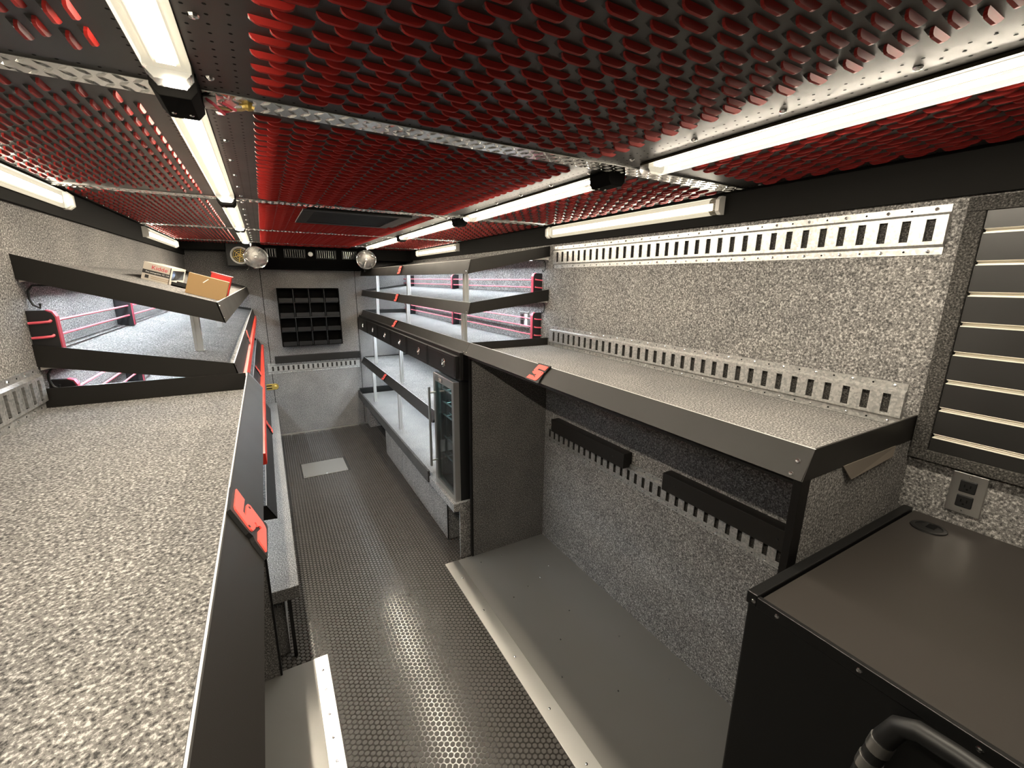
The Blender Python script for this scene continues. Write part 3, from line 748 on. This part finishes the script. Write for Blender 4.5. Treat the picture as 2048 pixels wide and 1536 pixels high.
# ---- rope rails at the back of the shelves
def rope_rail(side, ys, zs, z0, z1, yend, label):
    w = XR if side == 1 else XL; s_ = side
    t = thing('rope_rail', (w-s_*.03, ys[0], z0), label, 'rope rail', 'rope rails along the shelf backs')
    x0, x1 = w-s_*.0005, w-s_*.066
    for y in ys:
        p = [(x0, z0), (x1, z0), (x1, z1-.022), (x1+s_*.006, z1-.008), (x1+s_*.02, z1), (x0, z1)]
        po = MB().prism(p, 'y', y-.012, y+.012).build('corner_post', 'post_black', t, bevel=.002)
        q = [(x1+s_*.0005, z0+.004), (x1-s_*.003, z0+.004), (x1-s_*.003, z1-.02), (x1+s_*.004, z1-.004), (x1+s_*.02, z1+.002), (x1+s_*.02, z1-.0005), (x1+s_*.006, z1-.008), (x1+s_*.0005, z1-.022)]
        MB().prism(q, 'y', y-.012, y+.012).build('post_trim', 'post_trim', po)
    xr = w-s_*.052
    for z in zs:
        MB().tube([(xr, ys[0]-.016, z), (xr, yend, z)], .0042, 8).build('rope', 'rope_red', t, smooth=True)
        MB().tube([(xr-s_*.004, ys[0]-.016, z+.004), (xr, ys[0]-.022, z), (xr+s_*.02, ys[0]-.024, z-.002), (w-s_*.004, ys[0]-.020, z-.004)], .0042, 6).build('rope_end', 'rope_red', t, smooth=True)
    return t
rope_rail(1, [2.42, 3.82, 5.2], [1.801, 1.753], Z2(XR-.03, .024), 1.842, 5.45, 'two red ropes strung between black posts behind the tilted shelf above the black drawers')
rope_rail(1, [2.42, 3.82, 5.2], [1.550, 1.497, 1.445], Z3(XR, .046), 1.592, 5.45, 'three red ropes between black posts in front of the outlet')
rope_rail(-1, [1.955, 2.895, 4.2], [1.651, 1.604], Y2(XL+.03, .024), 1.686, 5.45, 'two red ropes strung between black posts on the shelf below the packages')
rope_rail(-1, [2.0, 2.86, 4.2], [1.413, 1.367, 1.318], Y3(XL+.03, .024), 1.452, 5.45, 'three red ropes in the narrow gap above the wide counter end lip')

# ================================================================ DRINKS COOLER
fz0, fz1 = .400, 1.192; fy0, fy1 = 2.372, 2.735
fg = thing('drinks_cooler', (1.25, 2.55, fz0), 'tall glass-door drinks cooler with steel handle on the carpeted bench', 'cooler')
bd = MB(); xb0, xb1 = .975, 1.50; th = .022
bd.box(xb0, xb1, fy0, fy0+th, fz0, fz1); bd.box(xb0, xb1, fy1-th, fy1, fz0, fz1); bd.box(xb0, xb1, fy0+th, fy1-th, fz1-th, fz1); bd.box(xb0, xb1, fy0+th, fy1-th, fz0, fz0+.04); bd.box(xb1-th, xb1, fy0+th, fy1-th, fz0+.04, fz1-th)
bd.build('cabinet', 'black_plastic', fg)
df = MB(); q = .034
for (a, b, c, d) in ((fy0, fy0+q, fz0, fz1), (fy1-q, fy1, fz0, fz1), (fy0+q, fy1-q, fz1-q*1.5, fz1), (fy0+q, fy1-q, fz0, fz0+q)): df.box(.936, .974, a, b, c, d)
door = df.build('door', 'stainless', fg, bevel=.0015)
MB().box(.948, .953, fy0+q, fy1-q, fz0+q, fz1-q*1.5).build('pane', 'door_glass', door)
MB().box(.9345, .9365, fy0+.19, fy0+.26, fz1-.040, fz1-.014).build('badge', 'print_black', door)
b = MB()
for k in range(3): b.box(.9335, .9348, fy0+.20, fy0+.25, fz1-.036+k*.007, fz1-.034+k*.007)
b.build('badge_lines', 'print_white', door)
MB().tube([(.893, 2.700, .535), (.893, 2.700, 1.10)], .0085, 12).tube([(.938, 2.700, .575), (.893, 2.700, .575)], .007, 8).tube([(.938, 2.700, 1.06), (.893, 2.700, 1.06)], .007, 8).build('handle', 'stainless', door, smooth=True)
for z, m in ((1.075, 'wire_shelf'), (.985, 'wire_shelf'), (.895, 'wire_shelf'), (.735, 'stainless'), (.60, 'stainless')):
    s_ = MB()
    for k in range(13): s_.tube([(1.0+.036*k, fy0+th, z), (1.0+.036*k, fy1-th, z)], .002, 5)
    for yy in (fy0+.06, fy0+.18, fy0+.30): s_.tube([(.995, yy, z-.004), (1.47, yy, z-.004)], .0025, 5)
    s_.tube([(.992, fy0+th, z), (.992, fy1-th, z)], .004, 6)
    s_.build('wire_shelf', m, fg)
MB().box(1.05, 1.40, 2.50, 2.60, fz1-th-.008, fz1-th-.001).build('cooler_light', 'led_fridge', fg)
bt = thing('bottle', (1.06, 2.46, .7368), 'small pale bottle standing on a cooler wire shelf', 'bottle')
MB().lathe([(0, 0), (.026, 0), (.027, .008), (.027, .05), (.022, .062), (.012, .07), (.012, .08)], (1.06, 2.46, .7368), (0, 0, 1), 16).build('body', 'white_plastic', bt, smooth=True)
MB().lathe([(.0135, .08), (.0135, .092), (0, .092)], (1.06, 2.46, .7368), (0, 0, 1), 16).build('cap', 'white_plastic', bt)

# ================================================================ SLATTED WALL PANEL
sp = thing('slat_panel', (XR, -.1, 1.317), 'black slatted display panel with cream metal inserts in a carpet border', 'slat wall')
syl, syr = -.75, .410
bo = MB()
for (a, b, c, d) in ((syl, .446, 1.317, 1.348), (syl, .446, 1.972, 2.006), (syr, .446, 1.348, 1.972)): bo.box(XR-.024, XR-.0005, a, b, c, d)
bo.build('border', 'carpet_border', sp, bevel=.003)
MB().box(XR-.006, XR-.0005, syl, syr, 1.348, 1.972).build('back_board', 'slat_black', sp)
zs = [1.9235-.0762*k for k in range(8)]
edges = [1.972] + zs + [1.348]
for k in range(9):
    zt_, zb_ = edges[k], edges[k+1]
    a = zb_ + (.0045 if k < 8 else 0); c = zt_ - (.0045 if k else 0)
    MB().box(XR-.020, XR-.006, syl, syr-.001, a, c).build('slat', 'slat_black', sp, bevel=.001, seg=1)
for z in zs:
    MB().prism([(XR-.0215, z-.0058), (XR-.0215, z-.0038), (XR-.009, z-.0030), (XR-.007, z+.0030), (XR-.018, z+.0034), (XR-.0215, z+.0055), (XR-.020, z+.0062), (XR-.0065, z+.0040), (XR-.0065, z-.0045)], 'y', syl, syr-.004).build('slot_insert', 'cream_insert', sp)

# ================================================================ OUTLETS
def outlet(yc, zc, w, h, pods, plate, label):
    t = thing('outlet', (XR, yc, zc), label, 'outlet')
    MB().box(XR-.006, XR-.0005, yc-w/2, yc+w/2, zc-h/2, zc+h/2).build('plate', plate, t, bevel=.0018)
    for (dy, dz, pw, ph, m) in pods:
        s_ = MB().box(XR-.010, XR-.005, yc+dy-pw/2, yc+dy+pw/2, zc+dz-ph/2, zc+dz+ph/2).build('socket', m, t, bevel=.003)
        h_ = MB()
        for q in (-1, 1): h_.box(XR-.0106, XR-.0098, yc+dy+q*pw*.18-.0012, yc+dy+q*pw*.18+.0012, zc+dz-.002, zc+dz+.006)
        h_.box(XR-.0106, XR-.0098, yc+dy-.002, yc+dy+.002, zc+dz-.009, zc+dz-.005)
        h_.build('slots', 'hole_black', s_)
    b = MB()
    for q in (-1, 1): b.dome((XR-.006, yc, zc+q*h*.42), (-1, 0, 0), .003, .0015, 8)
    b.build('screw', 'chrome', t)
outlet(.318, 1.251, .068, .113, [(0, .021, .032, .034, 'black_plastic'), (0, -.021, .032, .034, 'black_plastic')], 'stainless', 'steel wall plate with black sockets between slatted panel and tool cabinet')
outlet(2.618, 1.530, .118, .108, [(.028, .021, .034, .036, 'black_plastic'), (.028, -.021, .034, .036, 'black_plastic'), (-.028, .021, .034, .036, 'white_plastic'), (-.028, -.021, .034, .036, 'white_plastic')], 'stainless', 'double wall plate with black and white sockets behind the red ropes')

# ================================================================ TOOL CABINET
tc = thing('tool_cabinet', (1.2, -.2, 0), 'large black tool cabinet with rimmed top and tubular handle', 'cabinet')
kx, ky, kz = .822, .436, 1.164
MB().box(kx+.004, XR-.001, YF+.25, ky-.003, .004, 1.140).build('body', 'cabinet_black', tc, bevel=.004)
MB().box(kx+.012, XR-.001, YF+.25, ky-.026, 1.1395, 1.1565).build('top', 'cabinet_top', tc)
MB().box(kx, XR-.001, ky-.022, ky, 1.136, kz).build('rim', 'cabinet_black', tc, bevel=.0025)
MB().box(kx, kx+.011, YF+.25, ky-.022, 1.136, 1.1605).build('rim', 'cabinet_black', tc, bevel=.0015)
screws_on(tc, [(kx, y, 1.148) for y in (.420, .372, .232, .085, -.06, -.2)], (-1, 0, 0), .0048)
gm = MB().lathe([(.038, 0), (.037, .003), (.030, .0042), (.028, .0035), (.027, .0012)], (1.492, .352, 1.1565), (0, 0, 1), 28)
gm.lathe([(.0285, .0016), (0, .0016)], (1.492, .352, 1.1565), (0, 0, 1), 28)
gm.build('grommet', 'cabinet_black', tc, smooth=True)
MB().box(1.490, 1.522, .340, .358, 1.1578, 1.1592).build('grommet_slot', 'hole_black', tc)
hp = [(kx+.004, .200, .90), (.802, .199, .915), (.796, .195, .945), (.795, .186, 1.02), (.795, .174, 1.085), (.795, .162, 1.120), (.795, .142, 1.134), (.795, .10, 1.137), (.795, -.1, 1.137), (.795, -.4, 1.137), (.802, -.45, 1.133), (kx+.004, -.46, 1.13)]
MB().tube(hp, .0155, 14).build('handle', 'black_plastic', tc, smooth=True)
for p, d in (((.795, .1775, 1.066), (0, -.17, 1)), ((.795, .1855, 1.02), (0, -.15, 1))):
    dv = Vector(d).normalized(); a = Vector(p)
    MB().tube([a-dv*.012, a+dv*.012], .0168, 14).build('handle_collar', 'stainless', tc, smooth=True)

# ================================================================ BACK WALL
og = thing('cubby', (.435, YB-.01, 1.05), 'black open cubby with sixteen compartments on the end wall', 'cubby')
ox0, ox1, oz0, oz1, oy = .122, .752, 1.052, 1.690, YB-.0065
D_ = .11
MB().box(ox0, ox1, oy-.006, oy, oz0, oz1).build('back_board', 'matte_black', og)
sd = MB()
for (a, b, c, d) in ((ox0, ox0+.009, oz0, oz1), (ox1-.009, ox1, oz0, oz1), (ox0+.009, ox1-.009, oz0, oz0+.009), (ox0+.009, ox1-.009, oz1-.009, oz1)): sd.box(a, b, oy-D_, oy-.006, c, d)
sd.build('frame', 'matte_black', og, bevel=.001)
for k in range(1, 4):
    x = ox0+(ox1-ox0)*k/4; MB().box(x-.003, x+.003, oy-D_+.004, oy-.006, oz0+.009, oz1-.009).build('divider', 'black_plastic', og)
    z = oz0+(oz1-oz0)*k/4; MB().box(ox0+.009, ox1-.009, oy-D_+(.002 if k == 2 else .03), oy-.006, z-(.005 if k == 2 else .003), z+(.005 if k == 2 else .003)).build('shelf', 'black_plastic', og)
for r_ in range(4):
    for c_ in range(4):
        x0 = ox0+(ox1-ox0)*c_/4+.012; x1 = ox0+(ox1-ox0)*(c_+1)/4-.012; z0 = oz0+(oz1-oz0)*r_/4+.008
        MB().box(x0, x1, oy-D_-.002, oy-D_+.002, z0, z0+.045).build('bin_lip', 'black_laminate', og)
lt = thing('brass_latch', (-.01, YB-.01, .59), 'oval brass latch plate on the end wall below its slotted track', 'latch')
pl_ = [(-.085, .557), (.012, .557), (.026, .565), (.034, .577), (.036, .591), (.034, .605), (.026, .617), (.012, .625), (-.085, .625)]
MB().prism(pl_, 'y', YB-.014, YB-.0062).build('plate', 'brass', lt, bevel=.002)
b = MB()
for z in (.575, .605): b.box(-.085, -.03, YB-.0155, YB-.0138, z-.006, z+.006)
b.build('slots', 'hole_black', lt); MB().dome((.005, YB-.014, .591), (0, -1, 0), .016, .004, 16).build('knob', 'brass', lt, smooth=True)

# overhead air unit
ac = thing('air_unit', (.5, 5.35, 1.9), 'black overhead air unit with four louvered vents above the cubby', 'air conditioner')
ax0, ax1, ay = -.015, 1.02, 5.20
MB().prism([(ay, ZC+.0045), (ay, 1.985), (ay+.07, 1.905), (YB-.007, 1.885), (YB-.007, ZC+.0045)], 'x', ax0, ax1).build('case', 'matte_black', ac, bevel=.006)
for (a, b) in ((.055, .155), (.222, .425), (.527, .728), (.79, .945)):
    vf = MB(); z0, z1 = 2.002, 2.092
    for (p, q, r_, s_) in ((a, b, z0, z0+.010), (a, b, z1-.010, z1), (a, a+.012, z0+.01, z1-.01), (b-.012, b, z0+.01, z1-.01)): vf.box(p, q, ay-.012, ay+.002, r_, s_)
    v_ = vf.build('vent', 'black_plastic', ac, bevel=.002)
    MB().box(a+.01, b-.01, ay-.001, ay+.001, z0+.008, z1-.008).build('vent_back', 'hole_black', v_)
    n = max(4, int((b-a)/.022)); sl = MB()
    for k in range(n):
        x = a+.016+(b-a-.032)*k/(n-1); sl.hexa([(x-.001, ay-.001, z0+.01), (x+.001, ay-.001, z0+.01), (x+.005, ay-.010, z0+.01), (x+.003, ay-.010, z0+.01)], [(x-.001, ay-.001, z1-.01), (x+.001, ay-.001, z1-.01), (x+.005, ay-.010, z1-.01), (x+.003, ay-.010, z1-.01)])
    sl.build('vent_fins', 'stainless', v_)
MB().dome((.475, ay, 2.046), (0, -1, 0), .024, .014, 18).build('sensor', 'white_plastic', ac, smooth=True)
tag(MB().box(1.024, XR-.001, 5.20, YB-.007, 2.00, ZC+.0045).build('trim_8', 'band_dark', bevel=.003), 'dark carpeted filler box beside the air unit', kind='structure')
tag(MB().box(XL+.001, -.285, 5.20, YB-.007, 2.06, ZC+.0045).build('trim_9', 'band_dark', bevel=.003), 'dark carpeted filler box beside the speaker', kind='structure')
# speaker
sk = thing('loudspeaker', (-.15, 5.3, 1.9), 'loudspeaker with round grille and pale rim beside the air unit', 'speaker')
MB().box(-.282, -.018, 5.215, YB-.007, 1.908, ZC+.0045).build('cabinet', 'black_laminate', sk, bevel=.006)
c = (-.165, 5.215, 2.012)
MB().lathe([(.084, 0), (.084, .006), (.074, .010), (.068, .004), (.066, -.004)], c, (0, -1, 0), 32).build('rim', 'housing_white', sk, smooth=True)
MB().lathe([(.066, .0), (.04, -.02), (.018, -.03), (.018, -.022), (0, -.016)], (c[0], c[1]-.002, c[2]), (0, -1, 0), 32).build('cone', 'speaker_cone', sk, smooth=True)
g = MB()
for rr in (.02, .038, .056): g.tube([(c[0]+rr*math.cos(t), c[1]-.011, c[2]+rr*math.sin(t)) for t in [i*math.pi/14 for i in range(28)]], .0016, 5, closed=True)
for k in range(3):
    t = k*math.pi/3+.3; g.tube([(c[0]-.072*math.cos(t), c[1]-.010, c[2]-.072*math.sin(t)), (c[0]+.072*math.cos(t), c[1]-.010, c[2]+.072*math.sin(t))], .003, 6)
g.build('grille', 'brass', sk)
# fans
def fan(x, y, z, R_, face, label, arm):
    t = thing('clip_fan', (x, y, z), label, 'fan', 'chrome fans hung from the ceiling')
    f = Vector(face).normalized(); c = Vector((x, y, z))
    up = Vector((0, 0, 1)); a = f.cross(up).normalized(); b_ = a.cross(f)
    P = lambda r, t_, h: tuple(c + (a*math.cos(t_)+b_*math.sin(t_))*r + f*h)
    g = MB(); hh = lambda rr: .014*(1-(rr/R_)**2)+.010
    for rr in (.020, .060, R_-.006):
        for s_ in (1, -1): g.tube([P(rr, i*2*math.pi/28, s_*hh(rr)) for i in range(28)], .0012, 4, closed=True)
    for i in range(84):
        t_ = i*2*math.pi/84
        for s_ in (1, -1): g.tube([P(rr, t_, s_*hh(rr)) for rr in (.018, .06, R_)], .0017, 4)
    g.build('guard', 'stainless', t)
    rm = MB()
    for h in (.012, -.012): rm.tube([P(R_, i*2*math.pi/32, h) for i in range(32)], .0032, 6, closed=True)
    rm.build('rim', 'chrome', t, smooth=True)
    bl = MB()
    for k in range(4):
        t0 = k*math.pi/2+.4; row = []
        for j in range(6):
            s_ = j/5; row.append([P(.016, t0+.2+s_*.5, .010-s_*.02), P(.05, t0+s_*1.15, .014-s_*.028), P(R_*.86, t0+.05+s_*1.1, .012-s_*.024)])
        o = len(bl.v); bl.v += [p for r_ in row for p in r_]
        for j in range(5):
            for q_ in range(2): bl.f.append((o+j*3+q_, o+j*3+q_+1, o+j*3+q_+4, o+j*3+q_+3)); bl.m.append(0)
    bo_ = bl.build('blades', 'chrome', t, smooth=True)
    md = bo_.modifiers.new('solid', 'SOLIDIFY'); md.thickness = .0012
    MB().lathe([(0, .029), (.015, .028), (.019, .024), (.019, .0), (.028, -.02), (.03, -.07), (.022, -.088), (0, -.09)], c, f, 20).build('motor', 'stainless', t, smooth=True)
    MB().tube([c-f*.05, c-f*.06+Vector((0, 0, .04)), Vector((x+arm, y+.03, z+.085)), Vector((x+arm, y+.03, ZP))], [.008, .008, .009, .012], 8).build('arm', 'chrome', t, smooth=True)
    MB().lathe([(.026, 0), (.026, -.008), (.012, -.014), (0, -.014)], (x+arm, y+.03, ZP), (0, 0, 1), 16).build('foot', 'chrome', t)
    MB().tube([c-f*.06, c-f*.07+Vector((-.02 if x < .5 else .0, 0, -.05)), c-f*.04+Vector((-.08 if x < .5 else -.02, 0, -.125))], [.006, .006, .011], 8).build('handle', 'black_plastic', t, smooth=True)
fan(-.030, 4.90, 1.985, .100, (.10, -1, -.10), 'round chrome fan beside the loudspeaker', -.03)
fan(.985, 4.90, 1.995, .098, (-.12, -1, -.10), 'round chrome fan over the tilted shelves', .02)

# ================================================================ PACKAGES ON THE TOP LEFT SHELF
def text_mesh(body, size, mat, parent, origin, ux, uz, ext=.0004):
    cu = bpy.data.curves.new('lettering', 'FONT'); cu.body = body; cu.size = size; cu.extrude = ext
    o = bpy.data.objects.new('lettering_tmp', cu); COL.objects.link(o)
    dg = bpy.context.evaluated_depsgraph_get(); me = bpy.data.meshes.new_from_object(o.evaluated_get(dg)); bpy.data.objects.remove(o)
    ux = Vector(ux).normalized(); uz = Vector(uz).normalized(); n = ux.cross(uz)
    for v in me.vertices:
        p = Vector(origin) + ux*v.co.x + uz*v.co.y + n*v.co.z; v.co = p
    me.materials.clear(); me.materials.append(MATS[mat])
    q = bpy.data.objects.new('lettering', me); COL.objects.link(q); put(q, parent)
    return q
tl = (Y1(-.45)-Y1(-.35))/-.1; ux = Vector((1, 0, tl)).normalized(); uz = Vector((-tl, 0, 1)).normalized(); uy = Vector((0, 1, 0))
def slab(mb, o, w, d, h, m=0):
    o = Vector(o); a = [o, o+ux*w, o+ux*w+uy*d, o+uy*d]; mb.hexa([tuple(p) for p in a], [tuple(p+uz*h) for p in a], m); return mb
b1o = Vector((-.497, 2.68, Y1(-.497, .022)))
bx = thing('product_box', tuple(b1o), 'white printed box with red lettering and open window side on the shelf', 'box')
w1, d1, h1 = .104, .46, .082
sb = MB(); t_ = .003
slab(sb, b1o, w1, t_, h1); slab(sb, b1o+uy*(d1-t_), w1, t_, h1); slab(sb, b1o+uy*t_, t_, d1-2*t_, h1); slab(sb, b1o+uy*t_, w1, d1-2*t_, t_); slab(sb, b1o+uy*t_+uz*(h1-t_), w1, d1-2*t_, t_)
for (dy, dd, zz, hh) in ((0, .05, 0, h1), (d1-.03, .03, 0, h1), (.05, d1-.08, 0, .02), (.05, d1-.08, h1-.012, .012)): slab(sb, b1o+uy*dy+ux*(w1-t_)+uz*zz, t_, dd, hh)
sb.build('carton', 'box_white', bx)
MB().lathe([(0, .0), (.034, 0), (.036, .01), (.036, .17), (.026, .2), (.012, .21), (.012, .23), (0, .23)], b1o+ux*.06+uz*.044+uy*.03, (0, 1, 0), 20).build('contents', 'box_inside', bx, smooth=True)
slab(MB(), b1o+uy*.05+ux*(w1-.001)+uz*.02, .0006, d1-.08, h1-.032).build('window', 'clear_film', bx)
slab(MB(), b1o-uy*.0006+uz*.030, w1, .0006, .018).build('band', 'print_black', bx)
text_mesh('Kidde', .026, 'print_red', bx, b1o-uy*.0010+ux*.030+uz*.055, ux, uz)
text_mesh('Fire extinguisher FC 110', .0088, 'print_white', bx, b1o-uy*.0014+ux*.012+uz*.0365, ux, uz)
slab(MB(), b1o-uy*.0006+uz*.009+ux*.012, .014, .0006, .015).build('pictogram', 'print_black', bx)
for k in range(2): slab(MB(), b1o-uy*.0006+uz*(.010+k*.008)+ux*.034, .068, .0006, .0022).build('text_lines', 'cardboard', bx)
# brown carton
c0 = Vector((-.303, 2.40, Y1(-.303, .022)))
cb = thing('brown_carton', tuple(c0), 'plain brown cardboard carton with a white scuff standing on the shelf', 'box')
slab(MB(), c0, .150, .055, .092).build('carton', 'cardboard', cb, bevel=.002)
b = MB(); q0 = c0-uy*.0008+ux*.055+uz*.062
b.hexa([tuple(q0), tuple(q0+ux*.004), tuple(q0+ux*.020+uz*.020), tuple(q0+ux*.016+uz*.020)], [tuple(q0-uy*.0006), tuple(q0+ux*.004-uy*.0006), tuple(q0+ux*.020+uz*.020-uy*.0006), tuple(q0+ux*.016+uz*.020-uy*.0006)])
b.build('scuff', 'print_white', cb)
slab(MB(), c0+uz*.0915+uy*.026, .150, .003, .0012).build('flap_seam', 'print_white', cb)
# dark tray between them
dk = Vector((-.389, 2.68, Y1(-.389, .022)))
dkt = thing('dark_tray', tuple(dk), 'flat black tray lying between white box and brown carton', 'tray')
slab(MB(), dk, .085, .16, .006).build('base', 'black_plastic', dkt); 
for (a, b_, c_, d_) in ((0, 0, .085, .004), (0, .156, .085, .004), (.081, .004, .004, .152)): slab(MB(), dk+ux*a+uy*b_, c_, d_, .020).build('wall', 'black_plastic', dkt)
# red packet
r0 = Vector((-.245, 2.62, Y1(-.245, .022)))
rp = thing('red_packet', tuple(r0), 'glossy red packet with white label leaning behind the brown carton', 'packet')
slab(MB(), r0, .085, .075, .112).build('packet', 'packet_red', rp, bevel=.003)
slab(MB(), r0-uy*.0008+ux*.052+uz*.015, .024, .0006, .045).build('tag', 'print_white', rp)
slab(MB(), r0+uz*.112-ux*.003-uy*.003, .091, .081, .004).build('lid', 'packet_red', rp, bevel=.001)
